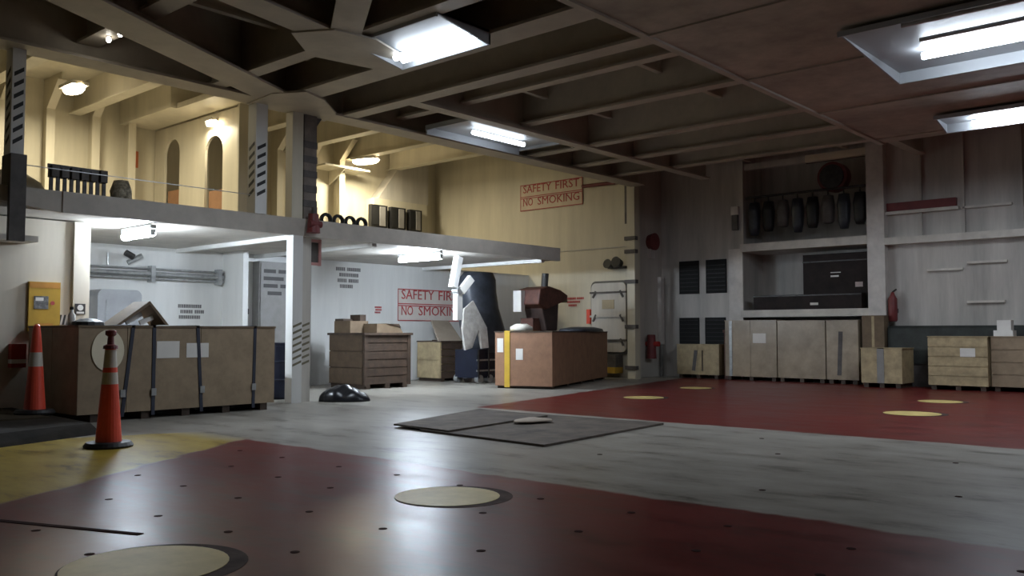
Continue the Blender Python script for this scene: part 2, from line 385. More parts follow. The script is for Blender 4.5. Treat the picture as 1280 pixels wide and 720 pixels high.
B(-10.7, -9.06, 21.3, 21.42, 5.44, 5.60).build('lintel_strip', FARW, wf)
for x, z in ((-12.71, 2.26), (-11.89, 2.26), (-12.72, .9), (-11.93, .9)):
    v = B(x, x + .6, 21.36, 21.399, z, z + (.9 if z > 2 else .71)).build('vent_opening', VOID, wf)
    for k in range(7): B(x + .03, x + .57, 21.345, 21.36, z + .08 + k * .11, z + .1 + k * .11).build('louvre', BLACK, v) if z + .1 + k * .11 < z + (.88 if z > 2 else .69) else None
B(-7.12, 8, 21.12, 21.4, 3.24, 3.40).build('ledge_beam', MATS['shelf_beam_paint'], wf)
B(-7.12, -5.55, 21.25, 21.4, 3.95, 4.02).build('ledge_strip', MATS['shelf_beam_paint'], wf)
B(-7.10, -5.6, 21.28, 21.4, 4.03, 4.22).build('brown_bar', REDD, wf)
for x0, x1, z in ((-5.5, -4.5, 3.98), (-6.25, -5.5, 2.62), (-5.41, -4.62, 2.75), (-5.43, -4.69, 1.88)):
    B(x0, x1, 21.3, 21.4, z - .025, z + .025).build('foot_rail', MATS['shelf_beam_paint'], wf)
for x in (-6.35, -5.45, -4.3, -3.2): B(x - .02, x + .02, 21.3, 21.4, 3.42, 6.1).build('wall_stiffener', FARW, wf)
t = thing('pipe_casing', (-13.3, 21.18, 0), 'pale vertical pipe casing on the grey wall beside the louvred vents', 'pipe')
B(0, .12, 0, .16, .88, 2.75).build('casing', COLP, t); MB().cyl((.06, .08, 0), (.06, .08, .9), .04).build('pipe', PANELG, t)

struct(B(12.0, 12.3, -8, 23, 0, 6.25).build('wall_right', GREYW))
struct(B(-21.3, 12.3, -8.3, -8.0, 0, 7.0).build('wall_front', GREYW))
# left casing block
BEIGE = mat('beige_casing_paint', (.62, .56, .46), .5, var=.1, scale=2, streak=True)
wc = struct(B(-17.0, -13.9, -8, 5.85, 0, 2.88).build('wall_casing', BEIGE))
B(-13.92, -13.84, 5.66, 5.90, 0, 2.88).build('corner_strip', BEIGE, wc)
B(-13.9, -13.45, 3.4, 5.0, 2.5, 2.58).build('bracket_plate', GREYW, wc)
# recess behind the mezzanine front
wr = struct(B(-17.3, -17.0, 5.85, 20.0, 0, 2.9).build('wall_recess', WHITE))
struct(B(-17.0, -16.2, 10.0, 10.12, 0, 2.9).build('wall_partition', WHITE))
pt = thing('pipe_bundle', (-16.99, 5.9, 2.36), 'grey pipes clamped along the lit recess wall', 'pipe')
for z, r_ in ((0, .045), (-.09, .025), (.1, .018)): MB().cyl((.1, 0, z), (.1, 4.06, z), r_, n=10).build('pipe', STEEL, pt)
for y in (1.0, 2.5, 3.95): B(0, .18, y - .04, y + .04, -.16, .16).build('clamp', STEEL, pt)
MB().cyl((.05, 1.65, .14), (.05, 1.65, .37), .02, n=8).build('riser', STEEL, pt)
v = MB().cyl((.12, 2.0, .19), (.2, 2.25, .34), .05, n=10).build('valve', STEEL, pt)
MB().cyl((.2, 1.92, .38), (.2, 2.08, .30), .06, n=10).build('handwheel', DSTEEL, v)

# mezzanine deck
mz = struct(B(-21.0, -13.0, -8, 16.3, 2.9, 3.16).build('floor_mezzanine', GREYW))
B(-13.0, -12.88, 5.1, 16.3, 2.88, 3.18).build('fascia', mat('fascia_paint', (.47, .435, .385), .5, var=.1), mz)
B(-13.0, -12.9, -8, 5.1, 2.98, 3.18).build('fascia', MATS['fascia_paint'], mz)
MB().prism([(4.2, 2.98), (5.1, 2.98), (5.1, 2.88)], 'x', -12.99, -12.9).build('haunch', MATS['fascia_paint'], mz)
for y in (9.0, 10.8, 15.8): B(-17.0, -13.0, y - .05, y + .05, 2.82, 2.9).build('deck_beam', WHITE, mz)
for z in (3.5,):
    MB().bar((-13.0, 4.5, z), (-13.0, 8.2, z), .012, .012).build('guard_wire', STEEL, mz)

# ------------------------------------------------------------------ pillars on the mezzanine edge
def pillar(y, w_, label, z0, z1, hatch, m, x=-12.98):
    t = thing('deck_pillar', (x, y, z0), label, 'pillar')
    B(-.12, .12, -w_ / 2, w_ / 2, 0, z1 - z0).build('shaft', m, t)
    if hatch:
        h0, h1 = hatch; k = 0; z = h0
        while z < h1:
            MB().add([(.122, -w_ * .36, z), (.122, w_ * .36, z + .09), (.122, w_ * .36, z + .15), (.122, -w_ * .36, z + .06),
                      (.118, -w_ * .36, z), (.118, w_ * .36, z + .09), (.118, w_ * .36, z + .15), (.118, -w_ * .36, z + .06)],
                     [(0, 1, 2, 3), (7, 6, 5, 4), (0, 4, 5, 1), (1, 5, 6, 2), (2, 6, 7, 3), (3, 7, 4, 0)]).build('hazard_stripe', BLACK, t)
            MB().add([(-w_ * .36, -w_ / 2 - .002, z), (w_ * .36, -w_ / 2 - .002, z + .09), (w_ * .36, -w_ / 2 - .002, z + .15), (-w_ * .36, -w_ / 2 - .002, z + .06),
                      (-w_ * .36, -w_ / 2 + .002, z), (w_ * .36, -w_ / 2 + .002, z + .09), (w_ * .36, -w_ / 2 + .002, z + .15), (-w_ * .36, -w_ / 2 + .002, z + .06)],
                     [(0, 1, 2, 3), (7, 6, 5, 4), (0, 4, 5, 1), (1, 5, 6, 2), (2, 6, 7, 3), (3, 7, 4, 0)]).build('hazard_stripe', BLACK, t)
            z += .155
    return t
t = pillar(4.48, .17, 'white pillar with black hazard stripes above a dark foot, left of the wire guard', 3.18, 5.05, (.55, 1.5), WHITE)
B(-.13, .13, -.1, .1, 0, .42).build('dark_foot', DARKP, t); B(.11, .2, -.1, .1, -.75, .42).build('dark_leg', DARKP, t)
pillar(8.25, .22, 'white pillar with black hazard stripes beside the arched web plate', 3.18, 5.05, (.28, 1.2), WHITE)
t = thing('deck_pillar', (-12.98, 9.07, 0), 'tall twin pillar, white column and dark brown column, carrying the mezzanine edge', 'pillar')
B(-.1, .1, -.16, .04, 0, 2.88).build('white_column', WHITE, t)
B(-.1, .1, -.2, .02, 3.18, 5.05).build('white_column', CREAM, t)
B(-.22, -.02, .06, .30, 0, 2.88).build('brown_column', GREYW, t)
B(-.12, .08, .06, .32, 3.18, 5.05).build('brown_column', mat('grey_brown_paint', (.20, .165, .14), .6, var=.3), t)
MB().prism([(.04, 4.35), (.50, 5.04), (.04, 5.04)], 'x', -.14, -.02).build('head_bracket', DARKP, t)
for dy0, dy1, xx in ((-.15, .03, .102), (.08, .28, -.018)):
    z = .62
    while z < 1.35:
        MB().add([(xx, dy0, z), (xx, dy1, z + .07), (xx, dy1, z + .11), (xx, dy0, z + .04), (xx - .004, dy0, z), (xx - .004, dy1, z + .07), (xx - .004, dy1, z + .11), (xx - .004, dy0, z + .04)],
                 [(0, 1, 2, 3), (7, 6, 5, 4), (0, 4, 5, 1), (1, 5, 6, 2), (2, 6, 7, 3), (3, 7, 4, 0)]).build('hazard_stripe', mat('worn_stripe', (.16, .14, .09), .6), t)
        z += .11
for k in range(5): B(-.13, .09, .05, .33, 3.4 + k * .26, 3.52 + k * .26).build('rust_band', DARKP, t)
t = thing('hose_valve', (-12.74, 9.22, 2.98), 'dark red valve fitting hanging on the mezzanine fascia at the twin pillar', 'valve')
MB().cyl((0, 0, .28), (0, 0, -.05), .09, .12).build('body', REDD, t); MB().cyl((.05, -.12, .1), (.05, .12, .1), .06).build('flange', REDD, t); MB().cyl((0, .02, .26), (0, .02, .40), .05).build('neck', DARKP, t)
t = thing('pink_frame', (-13.35, 9.55, 2.42), 'pink rectangular pipe frame hanging under the mezzanine beside the twin pillar', 'frame')
b = MB(); b.bar((0, -.2, .03), (0, .25, .03), .05, .05); b.bar((0, -.2, .0), (0, -.2, .48), .05, .05); b.bar((0, .25, 0), (0, .25, .48), .05, .05); b.bar((0, -.2, .45), (0, .25, .45), .05, .05); b.build('bars', PINK, t)
B(-.03, .0, -.17, .22, .06, .42).build('back_plate', DARKP, t)

# ------------------------------------------------------------------ lamps
def tray_lamp(x0, x1, y0, y1, z, tubes, label, power, along='x', name='ceiling_lamp', inset=.22, tm=None, lx=0, ln=1.5):
    cx, cy = (x0 + x1) / 2, (y0 + y1) / 2
    t = thing(name, (cx, cy, z), label, 'lamp')
    hx, hy = (x1 - x0) / 2, (y1 - y0) / 2
    B(-hx, hx, -hy, hy, .16, .19).build('tray', TRAY, t)
    if along == 'x':
        for s in (-1, 1): MB().add([(s * hx, -hy, .16), (s * hx, hy, .0), (s * hx, hy, .19), (s * hx, -hy, .19), (s * hx - s * .03, -hy, .16), (s * hx - s * .03, hy, .0), (s * hx - s * .03, hy, .19), (s * hx - s * .03, -hy, .19)], [(0, 1, 2, 3), (7, 6, 5, 4), (0, 4, 5, 1), (1, 5, 6, 2), (2, 6, 7, 3), (3, 7, 4, 0)]).build('end_plate', TRAY, t)
        B(-hx, hx, hy - .03, hy, .0, .19).build('side_rail', TRAY, t)
        B(-hx, hx, -hy - .03, -hy, .12, .19).build('side_rail', TRAY, t)
    else:
        for s in (-1, 1): B(-hx, hx, s * hy - .015, s * hy + .015, .1, .19).build('end_plate', TRAY, t)
        B(-hx, -hx + .03, -hy, hy, .02, .19).build('side_rail', TRAY, t)
    for ty in tubes:
        if along == 'x':
            MB().cyl((-hx + inset, ty, .06), (hx - .1, ty, .06), .045, n=12).build('tube', tm or TUBE, t, smooth=True)
        else:
            MB().cyl((ty, -.75, .06), (ty, .75, .06), .045, n=12).build('tube', TUBE, t, smooth=True)
    # light of the tubes, just beneath them
    area_light('tube_light', (lx, sum(tubes) / len(tubes) if along == 'x' else 0, -.02) if along == 'x' else (sum(tubes) / len(tubes), 0, -.02),
               ln if along == 'x' else .2, .2 if along == 'x' else 1.4, power, COOL, t)
    return t
tray_lamp(-9.4, -7.7, 7.36, 8.30, 4.92, (.14, .28), 'twin tube lamp in a white tray hung beside the gusset plate', 85)
tray_lamp(-12.45, -11.2, 11.6, 14.3, 5.0, (.05,), 'single tube lamp in a wide pale tray between the girders near the bulkhead', 35, 'y')
tray_lamp(-4.2, -1.0, 10.95, 13.2, 4.78, (.15,), 'long tube lamp in a large pale tray above the red far deck', 75, inset=.62, tm=TUBEC, lx=-.35, ln=1.1)
tray_lamp(-4.62, -1.4, 16.35, 17.05, 4.78, (.08,), 'long tube lamp near the ceiling edge of the plated far wall', 60, inset=.5, tm=TUBEC, lx=-.66, ln=.8)
for y in (10.84, 11.52):
    MB().cyl((-3.4, y, 4.84), (-1.1, y, 4.84), .028, n=10).build('x', STEEL).name = 'conduit_rod' if y < 11 else 'conduit_rod.001'
for n in ('conduit_rod', 'conduit_rod.001'): tag(bpy.data.objects[n], 'thin bright steel conduit running beside the tube under the large lamp tray', 'conduit', 'ceiling conduits')

def oval_lamp(loc, label, power, k=1.0, rz=0):
    t = thing('oval_lamp', loc, label, 'lamp', None, rz)
    b = MB(); n = 20
    prof = [(.0, -.10), (.30, -.10), (.36, -.05), (.36, .0)]
    vs = []
    for i in range(n):
        a = 2 * math.pi * i / n
        for r, z in prof[1:]: vs.append((r * 1.2 * k * math.cos(a), r * .55 * k * math.sin(a), z))
    q = 3
    fs = [(i * q + j, ((i + 1) % n) * q + j, ((i + 1) % n) * q + j + 1, i * q + j + 1) for i in range(n) for j in range(q - 1)] + [tuple(i * q for i in range(n))]
    b.add(vs, fs); b.build('lens', BULBW, t, smooth=True)
    B(-.40 * k, .40 * k, -.2 * k, .2 * k, 0, .07).build('housing', GREYW, t)
    area_light('lens_light', (0, 0, -.14), .7, .35, power, WARM, t)
    return t
oval_lamp((-18.6, 7.52, 6.22), 'oval warm lamp hung in the lit ceiling bay above the wire guard', 120, .85)
oval_lamp((-18.05, 10.28, 5.93), 'small oval warm lamp under the box beam at the arched web', 22, .42)
oval_lamp((-19.85, 16.15, 6.15), 'oval warm lamp in front of the slanted casing plate', 160, 1.0, .3)
def bulb(loc, label, group=None):
    t = thing('bulb', loc, label, 'lamp', group)
    MB().lathe([(.015, .0), (.03, -.02), (.034, -.045), (.02, -.07)], 12).build('globe', BULBS, t, smooth=True); MB().lathe([(.035, 0), (.035, .06)], 10).build('socket', DARKP, t)
bulb((-12.2, 5.38, 5.29), 'tiny round bulb, one of two under the ceiling beam at the diagonal girder', 'paired ceiling bulbs')
bulb((-11.85, 5.38, 5.29), 'tiny round bulb, one of two under the ceiling beam at the diagonal girder', 'paired ceiling bulbs')
bulb((-13.35, 5.4, 5.3), 'single tiny dim bulb on the mezzanine side of the long girder')
def batten(loc, ln, label, power):
    t = thing('batten_lamp', loc, label, 'lamp')
    B(-ln / 2 - .03, ln / 2 + .03, -.045, .045, .04, .10).build('housing', TRAY, t)
    MB().cyl((-ln / 2, 0, -.03), (ln / 2, 0, -.03), .055, n=12).build('tube', TUBEB, t, smooth=True)
    for s in (-1, 1): B(s * ln / 2 - .02, s * ln / 2 + .02, -.04, .04, -.07, .03).build('tube_cap', STEEL, t)
    if power: area_light('tube_light', (0, 0, -.10), ln, .1, power, COOL, t)
batten((-13.75, 6.6, 2.78), .95, 'bright tube lamp under the mezzanine above the long strapped crate', 0)
batten((-13.85, 12.75, 2.8), 1.25, 'bright tube lamp under the mezzanine above the slatted dark crate', 0)

# ------------------------------------------------------------------ traffic cones
def cone(loc, h, label, top):
    t = thing('traffic_cone', loc, label, 'cone')
    MB().lathe([(.24, 0), (.245, .02), (.22, .055), (.13, .06)], 28).build('base', BLACK, t)
    r = lambda z: .135 + (.055 - .135) * z / h
    seg = [(0.05, .64, ORANGE, 'body'), (.64, .76, REFL, 'reflective_band'), (.76, .81, ORANGE, 'body'), (.81, .99, REFL, 'reflective_band'), (.99, 1.0, ORANGE, 'body')]
    if not top: seg = [(0.05, .60, ORANGE, 'body'), (.60, .78, REFL, 'reflective_band'), (.78, 1.0, ORANGE, 'body')]
    for a, b_, m, n in seg: MB().lathe([(r(a * h), a * h), (r(b_ * h), b_ * h)], 24).build(n, m, t, smooth=False)
    if top:
        MB().lathe([(.075, h), (.07, h + .035), (.035, h + .05), (.03, h + .13), (.055, h + .15), (.055, h + .19), (.03, h + .2)], 16).build('handle', REDD, t)
    else:
        MB().lathe([(.055, h), (.04, h + .12), (.02, h + .14)], 16).build('tip', ORANGE, t)
    return t
cone((-9.42, 4.25, 0), 1.03, 'orange cone with grey bands and knob handle on the yellow deck paint', True)
cone((-12.35, 4.60, .15), 1.02, 'orange cone standing on the dark ramp plate against the casing wall', False)

# ramp plate at the left
t = thing('ramp_plate', (-12.0, 3.9, 0), 'low dark steel ramp plate lying by the yellow deck paint', 'ramp')
MB().add([(-1.85, -4.0, 0), (1.9, -4.0, 0), (1.9, -.7, 0), (1.3, .85, 0), (-1.85, 1.0, 0), (-1.85, -4.0, .13), (1.75, -4.0, .13), (1.75, -.75, .13), (1.2, .75, .13), (-1.85, .95, .13)],
         [(0, 1, 2, 3, 4), (9, 8, 7, 6, 5), (0, 5, 6, 1), (1, 6, 7, 2), (2, 7, 8, 3), (3, 8, 9, 4), (4, 9, 5, 0)]).build('plate', RAMPM, t)
B(-1.80, .2, -2.2, .68, .13, .15).build('tread_plate', mat('tread_brown', (.06, .047, .03), .85, spec=.12), t)

# ------------------------------------------------------------------ long strapped crate
t = thing('plywood_crate', (-12.1, 5.03, 0), 'long plywood crate on skids with dark straps, behind the banded cone', 'crate')
LC, HC, DC = 3.02, 1.3, 1.7
B(-DC + .02, -.02, .02, LC - .02, .13, HC - .02).build('body', PLY, t)
ys = [0, .66, 1.05, 1.76, 2.66, LC]
for a, b_ in zip(ys[:-1], ys[1:]): B(-.02, 0, a + .004, b_ - .004, .11, HC - .03).build('front_panel', PLY, t)
for a, b_ in ((-DC, -.85), (-.85, 0)): B(a + .004, b_ - .004, 0, .02, .11, HC - .03).build('end_panel', PLY, t)
B(-DC, .012, -.01, LC + .01, HC - .03, HC).build('lid', CARD, t)
for y in (.25, .95, 1.55, 2.2, 2.85): B(-DC + .05, -.03, y - .06, y + .06, 0, .13).build('skid', PLYD, t)
for y0, y1 in ((.74, .60), (1.04, 1.04), (1.70, 1.78), (2.66, 2.64)):
    MB().add([(.002, y0 - .025, HC), (.002, y0 + .025, HC), (.002, y1 + .025, .05), (.002, y1 - .025, .05), (.012, y0 - .025, HC + .008), (.012, y0 + .025, HC + .008), (.012, y1 + .025, .05), (.012, y1 - .025, .05)],
             [(0, 1, 2, 3), (7, 6, 5, 4), (0, 4, 5, 1), (1, 5, 6, 2), (2, 6, 7, 3), (3, 7, 4, 0)]).build('strap', STRAP, t)
    sp = bpy.context.scene.collection.objects[-1]
    B(-DC, .012, y0 - .025, y0 + .025, HC, HC + .008).build('strap', STRAP, t)
    B(.012, .03, y1 - .035, y1 + .035, .32, .42).build('buckle', STEEL, sp)
B(0, .006, 1.08, 1.42, .84, 1.08).build('paper_label', PAPER, t); B(0, .006, 1.53, 1.88, .84, 1.05).build('paper_label', PAPER, t)
b = MB(); n = 28
b.prism([(.39 + .22 * math.cos(2 * math.pi * i / n), .96 + .28 * math.sin(2 * math.pi * i / n)) for i in range(n)], 'x', .002, .015)
b.build('round_panel', mat('round_cream', (.75, .68, .52), .5, var=.04), t)['label'] = 'round cream panel on the crate front'
# gable-folded cardboard on the crate
t = thing('cardboard_flap', (-12.7, 6.0, 1.31), 'folded brown cardboard tent on top of the strapped crate', 'cardboard')
MB().add([(0, -.42, 0), (0, .05, .34), (.5, .05, .34), (.5, -.42, 0), (0, -.36, 0), (0, .05, .29), (.5, .05, .29), (.5, -.36, 0)], [(0, 1, 2, 3), (7, 6, 5, 4), (0, 4, 5, 1), (1, 5, 6, 2), (2, 6, 7, 3), (3, 7, 4, 0)]).build('panel', CARD, t)
MB().add([(0, .05, .34), (0, .34, 0), (.5, .34, 0), (.5, .05, .34), (0, .05, .29), (0, .29, 0), (.5, .29, 0), (.5, .05, .29)], [(0, 1, 2, 3), (7, 6, 5, 4), (0, 4, 5, 1), (1, 5, 6, 2), (2, 6, 7, 3), (3, 7, 4, 0)]).build('panel', CARD, t)
for k in (0, 1): MB().bar((.3 + .1 * k, -.2 + .15 * k, .03), (.3 + .1 * k, .02 + .12 * k, .16 - .05 * k), .04, .06).build('white_strip', PAPER, t)
t = thing('grey_bin', (-16.6, 7.6, 0), 'grey rounded locker against the recess wall behind the crate', 'locker')
MB().prism([(-.5, 0), (.32, 0)] + [(.20 + .12 * math.cos(R(a)), 1.88 + .12 * math.sin(R(a))) for a in range(0, 91, 15)] + [(-.38 + .12 * math.cos(R(a)), 1.88 + .12 * math.sin(R(a))) for a in range(90, 181, 15)], 'x', -.35, .3).build('body', mat('grey_locker', (.30, .31, .33), .5), t)
B(.3, .32, -.35, .2, .2, 1.8).build('door', MATS['grey_locker'], t)
tag(MB().lathe([(.02, 0), (.22, .0), (.2, .05), (.1, .09), (.02, .1)], 16).build('x', BLACK), 'black rubbery cap lying on the strapped crate by the casing corner', 'cap').name = 'rubber_cap'
bpy.data.objects['rubber_cap'].location = (-12.5, 5.32, 1.301)
t = thing('white_bottle', (-12.75, 5.2, 1.301), 'small white bottle standing on the strapped crate', 'bottle')
MB().lathe([(.05, 0), (.05, .14), (.02, .19), (.02, .22)], 14).build('body', PAPER, t, smooth=True); MB().lathe([(.026, .22), (.026, .26)], 12).build('cap', BLACK, t)

# signs on the casing wall
t = thing('yellow_board', (-13.9, 5.04, 1.22), 'yellow notice board with a dark picture on the casing wall', 'sign')
B(.0, .05, 0, .44, 0, .73).build('board', YEL, t); B(.05, .054, .01, .43, .64, .72).build('header_band', mat('ochre_ink', (.50, .22, .03), .5), t)
B(.05, .056, .07, .27, .33, .52).build('picture', mat('picture_grey', (.16, .16, .16), .5, var=.5, scale=14), t)
B(.056, .058, .09, .2, .45, .5).build('picture_print', PAPER, t); MB().cyl((.05, .33, .42), (.056, .33, .42), .03).build('red_dot', REDINK, t)
B(.05, .053, .1, .34, .06, .12).build('caption_band', MATS['ochre_ink'], t)
t = thing('pictogram_sign', (-13.84, 5.69, 1.48), 'small black and white pictogram plate at the casing corner', 'sign')
B(0, .012, 0, .15, 0, .16).build('plate', INK, t); MB().cyl((.012, .075, .1), (.016, .075, .1), .045).build('disc_mark', PAPER, t); B(.012, .015, .02, .13, .01, .04).build('bar_mark', PAPER, t)
t = thing('hazard_plate', (-13.9, 5.46, 1.32), 'low black and cream diagonal striped plate on the casing wall', 'sign')
B(0, .012, 0, .19, 0, .15).build('plate', SIGNW, t)
for k in range(3): MB().add([(.013, .005 + k * .06, .0), (.013, .035 + k * .06, 0), (.013, .065 + k * .06, .15), (.013, .035 + k * .06, .15), (.012, .005 + k * .06, .0), (.012, .035 + k * .06, 0), (.012, .065 + k * .06, .15), (.012, .035 + k * .06, .15)], [(0, 1, 2, 3), (7, 6, 5, 4), (0, 4, 5, 1), (1, 5, 6, 2), (2, 6, 7, 3), (3, 7, 4, 0)]).build('stripe', INK, t)
t = thing('alarm_box', (-13.9, 4.80, .70), 'small red and white box on the casing wall behind the cone', 'box')
B(0, .12, 0, .2, .12, .34).build('cover', REDP, t); B(0, .13, 0, .2, .06, .12).build('white_band', PAPER, t); B(0, .12, 0, .2, 0, .06).build('foot', REDP, t)
def wordmarks(name, axis, p, rows, hgt, m, label):
    t = thing(name, p, label, 'notice')
    n = len(rows)
    for i, (u0, ws) in enumerate(rows):
        u = u0
        for wd in ws:
            z = -i * hgt * 1.6; k = 0
            c = MB(); uu = u
            while uu < u + wd - .01:
                lw = random.uniform(.035, .07) * hgt / .12
                c.box(*((0.002, .007, uu, uu + lw, z - hgt, z) if axis == 'x' else (uu, uu + lw, -.007, -.002, z - hgt, z)))
                uu += lw + .02 * hgt / .12
            c.build('worn_word', m, t)
            u += wd + hgt * .9
FADED = mat('faded_black_ink', (.20, .19, .19), .6, var=.2)
wordmarks('stencil_notice', 'x', (-17.0, 12.96, 2.76), [(0, (.25, .4)), (.1, (.55,)), (.05, (.25, .3)), (.12, (.4,))], .085, FADED, 'four worn stencilled lines on the lit wall beside the twin pillar')
wordmarks('stencil_notice', 'x', (-17.0, 9.02, 1.78), [(.0, (.5,)), (.05, (.25, .2)), (.02, (.45,))], .07, FADED, 'three worn small lines on the recess wall above the strapped crate')
wordmarks('stencil_notice', 'x', (-17.0, 14.15, 1.85), [(0, (.2,)), (.02, (.2,)), (0, (.18,))], .04, REDINK, 'three tiny red lines beside the framed red sign')
wordmarks('stencil_notice', 'y', (-15.6, 19.985, 2.2), [(0, (.35, .25)), (.05, (.45,)), (.1, (.3,))], .06, REDINK, 'faint red lines on the white bulkhead beside the steel door')
t = thing('grey_locker', (-16.985, 10.72, 0), 'tall dark grey steel locker with worn lines, behind the twin pillar', 'locker')
B(0, .25, 0, 1.35, 0, 2.75).build('body', PANELG, t); B(.25, .27, .03, .66, .05, 2.7).build('door', PANELG, t); B(.25, .27, .69, 1.32, .05, 2.7).build('door', PANELG, t)
for i, (u, ws) in enumerate([(.1, (.3, .45)), (.1, (.5,)), (.1, (.35, .4)), (.2, (.35,))]):
    for wd in ws: B(.27, .276, u, u + wd, 2.5 - i * .16, 2.58 - i * .16).build('worn_word', INK, t); u += wd + .07
t = thing('door_plate', (-17.0, 10.35, 1.55), 'small black plate on the wall between partition and grey locker', 'sign')
B(0, .02, 0, .28, .05, .17).build('plate', INK, t); B(.02, .024, .03, .25, .09, .12).build('white_bar', PAPER, t)
t = thing('blue_drum', (-14.0, 9.40, 0), 'navy blue plastic drum beside the end of the strapped crate', 'drum')
MB().lathe([(.26, 0), (.28, .03), (.28, .33), (.295, .35), (.28, .37), (.28, .66), (.295, .68), (.28, .70), (.28, .96), (.25, 1.0)], 24).build('body', BLUEB, t, smooth=False)
MB().lathe([(.27, .98), (.27, 1.02)], 24).build('lid', BLUEB, t)

# black sack on the floor
bm = bmesh.new(); bmesh.ops.create_icosphere(bm, subdivisions=4, radius=1)
for v in bm.verts:
    n = math.sin(v.co.x * 5 + 1) * math.cos(v.co.y * 6) * .05 + math.sin(v.co.y * 11 + v.co.x * 7) * .02
    v.co = Vector((v.co.x * .26 * (1 + n), v.co.y * .42 * (1 + n * 1.5), max(0, v.co.z * .27 * (1 + n * 2) * (1 - .25 * v.co.y))))
me = bpy.data.meshes.new('black_sack'); bm.to_mesh(me); bm.free(); me.materials.append(mat('black_sack', (.012, .012, .015), .28, var=.2))
for p_ in me.polygons: p_.use_smooth = True
sack = bpy.data.objects.new('black_sack', me); COL.objects.link(sack); sack.location = (-12.58, 9.82, 0); sack.rotation_euler = (0, 0, R(-40))
tag(sack, 'black plastic sack slumped on the deck at the twin pillar', 'sack')

# ------------------------------------------------------------------ slatted dark crate with boxes on it
t = thing('slatted_crate', (-14.84, 12.07, 0), 'dark wooden crate with horizontal slats on its front, under the mezzanine', 'crate')
B(-1.2, -.03, .03, 1.3, .1, 1.15).build('body', PLYD, t)
for k in range(6):
    z = .10 + k * .178
    B(-.03, 0 if k % 2 else -.008, .06, 1.3, z, z + .16).build('slat', PLYD, t)
for k in range(3): B(-1.2, -.06, 0, .03, .10 + k * .355, .10 + k * .355 + .34).build('end_board', mat('mid_wood', (.10, .066, .04), .6, var=.2, scale=6), t)
for y in (0, 1.22): B(-.04, .02, y, y + .09, .06, 1.17).build('corner_post', PLYD, t)
B(-1.24, .05, -.03, 1.35, 1.15, 1.2).build('lid', PLYD, t)
for y in (.05, .6, 1.1): B(-1.2, 0, y, y + .12, 0, .1).build('skid', PLYD, t)
t = thing('carton', (-15.76, 12.2, 1.2), 'brown carton with a torn top on the slatted crate', 'box')
B(-.28, .28, 0, .5, 0, .26).build('body', CARD, t); B(-.1, .25, .3, .46, .26, .40).build('torn_flap', PLYD, t); B(-.28, .0, .02, .3, .26, .31).build('torn_flap', PLYD, t)
t = thing('carton', (-15.1, 12.55, 1.2), 'wide low brown carton with sagging end on the slatted crate', 'box')
MB().prism([(0, 0), (.75, 0), (.62, .2), (.0, .2)], 'x', -.35, .1).build('body', CARD, t); MB().prism([(.3, .2), (.62, .2), (.68, .12), (.3, .205)], 'x', -.3, .12).build('torn_flap', PLYD, t)

# small pine crate and tilted board
t = thing('pine_crate', (-15.8, 15.25, 0), 'small pale pine crate beside the slatted crate, under the framed red sign', 'crate')
B(-.85, -.02, .02, .75, .08, .97).build('body', PLYY, t)
for k in range(2): B(-.85, -.03, 0, .02, .08 + k * .45, .52 + k * .45).build('end_panel', PLYY, t)
for k in range(5): B(-.02, .0, .03, .75, .08 + k * .18, .24 + k * .18).build('slat', PLYD, t)
B(-.87, .02, -.01, .77, .97, 1.0).build('lid', PLYD, t)
for y in (.05, .6): B(-.83, -.02, y, y + .1, 0, .08).build('skid', PLYD, t)
t = thing('tilted_board', (-16.2, 15.5, 1.0), 'grey-brown board leaning on top of the small pine crate', 'board')
MB().add([(.35, -.28, 0), (.35, .55, 0), (-.35, .75, .52), (-.35, .15, .52), (.32, -.28, -.0), (.32, .55, 0), (-.39, .75, .52), (-.39, .15, .52)], [(0, 1, 2, 3), (7, 6, 5, 4), (0, 4, 5, 1), (1, 5, 6, 2), (2, 6, 7, 3), (3, 7, 4, 0)]).build('board', mat('grey_brown_board', (.28, .23, .18), .6), t)
B(-.39, .1, .2, .65, 0, .02).build('foot', PLYD, t)

# tarpaulin covered machine, hand cart, white davit and winch
def blob(name, rings, m, parent, n=20, wr=.03, f=3):
    """lofted drape: rings of (z, cx, cy, rx, ry)"""
    b = MB(); vs = []
    for z, cx, cy, rx, ry in rings:
        for i in range(n):
            a = 2 * math.pi * i / n
            k = 1 + wr * math.sin(a * f + z * 5) + wr * .6 * math.sin(a * (f + 4) - z * 9)
            c, s_ = math.cos(a), math.sin(a)
            c = math.copysign(abs(c) ** .7, c); s_ = math.copysign(abs(s_) ** .7, s_)
            vs.append((cx + rx * c * k, cy + ry * s_ * k, z))
    K = len(rings)
    fs = [(j * n + i, j * n + (i + 1) % n, (j + 1) * n + (i + 1) % n, (j + 1) * n + i) for j in range(K - 1) for i in range(n)] + [tuple(range(n))[::-1], tuple(range((K - 1) * n, K * n))]
    return b.add(vs, fs).build(name, m, parent, smooth=True)
t = thing('covered_machine', (-15.0, 15.75, 0), 'tall machine draped in slate tarpaulin, leaning towards the white davit', 'machine')
blob('tarpaulin', [(.72, .0, .28, .44, .60), (1.0, 0, .24, .42, .60), (1.4, 0, .12, .40, .58), (1.8, 0, .0, .38, .54), (2.2, 0, -.08, .36, .52), (2.5, 0, -.06, .33, .5), (2.68, 0, .0, .25, .38)], TARP, t)
B(-.35, .4, -.45, .55, .12, .80).build('chassis', BLUEB, t)
for y in (-.36, -.02, .36):
    MB().cyl((.42, y, .1), (.30, y, .1), .1, n=14).build('wheel', STEEL, t); MB().cyl((-.28, y, .1), (-.4, y, .1), .1, n=14).build('wheel', STEEL, t)
for z in (.3, .55): MB().bar((.42, -.5, z), (.42, .55, z), .03, .04).build('rail', STEEL, t)
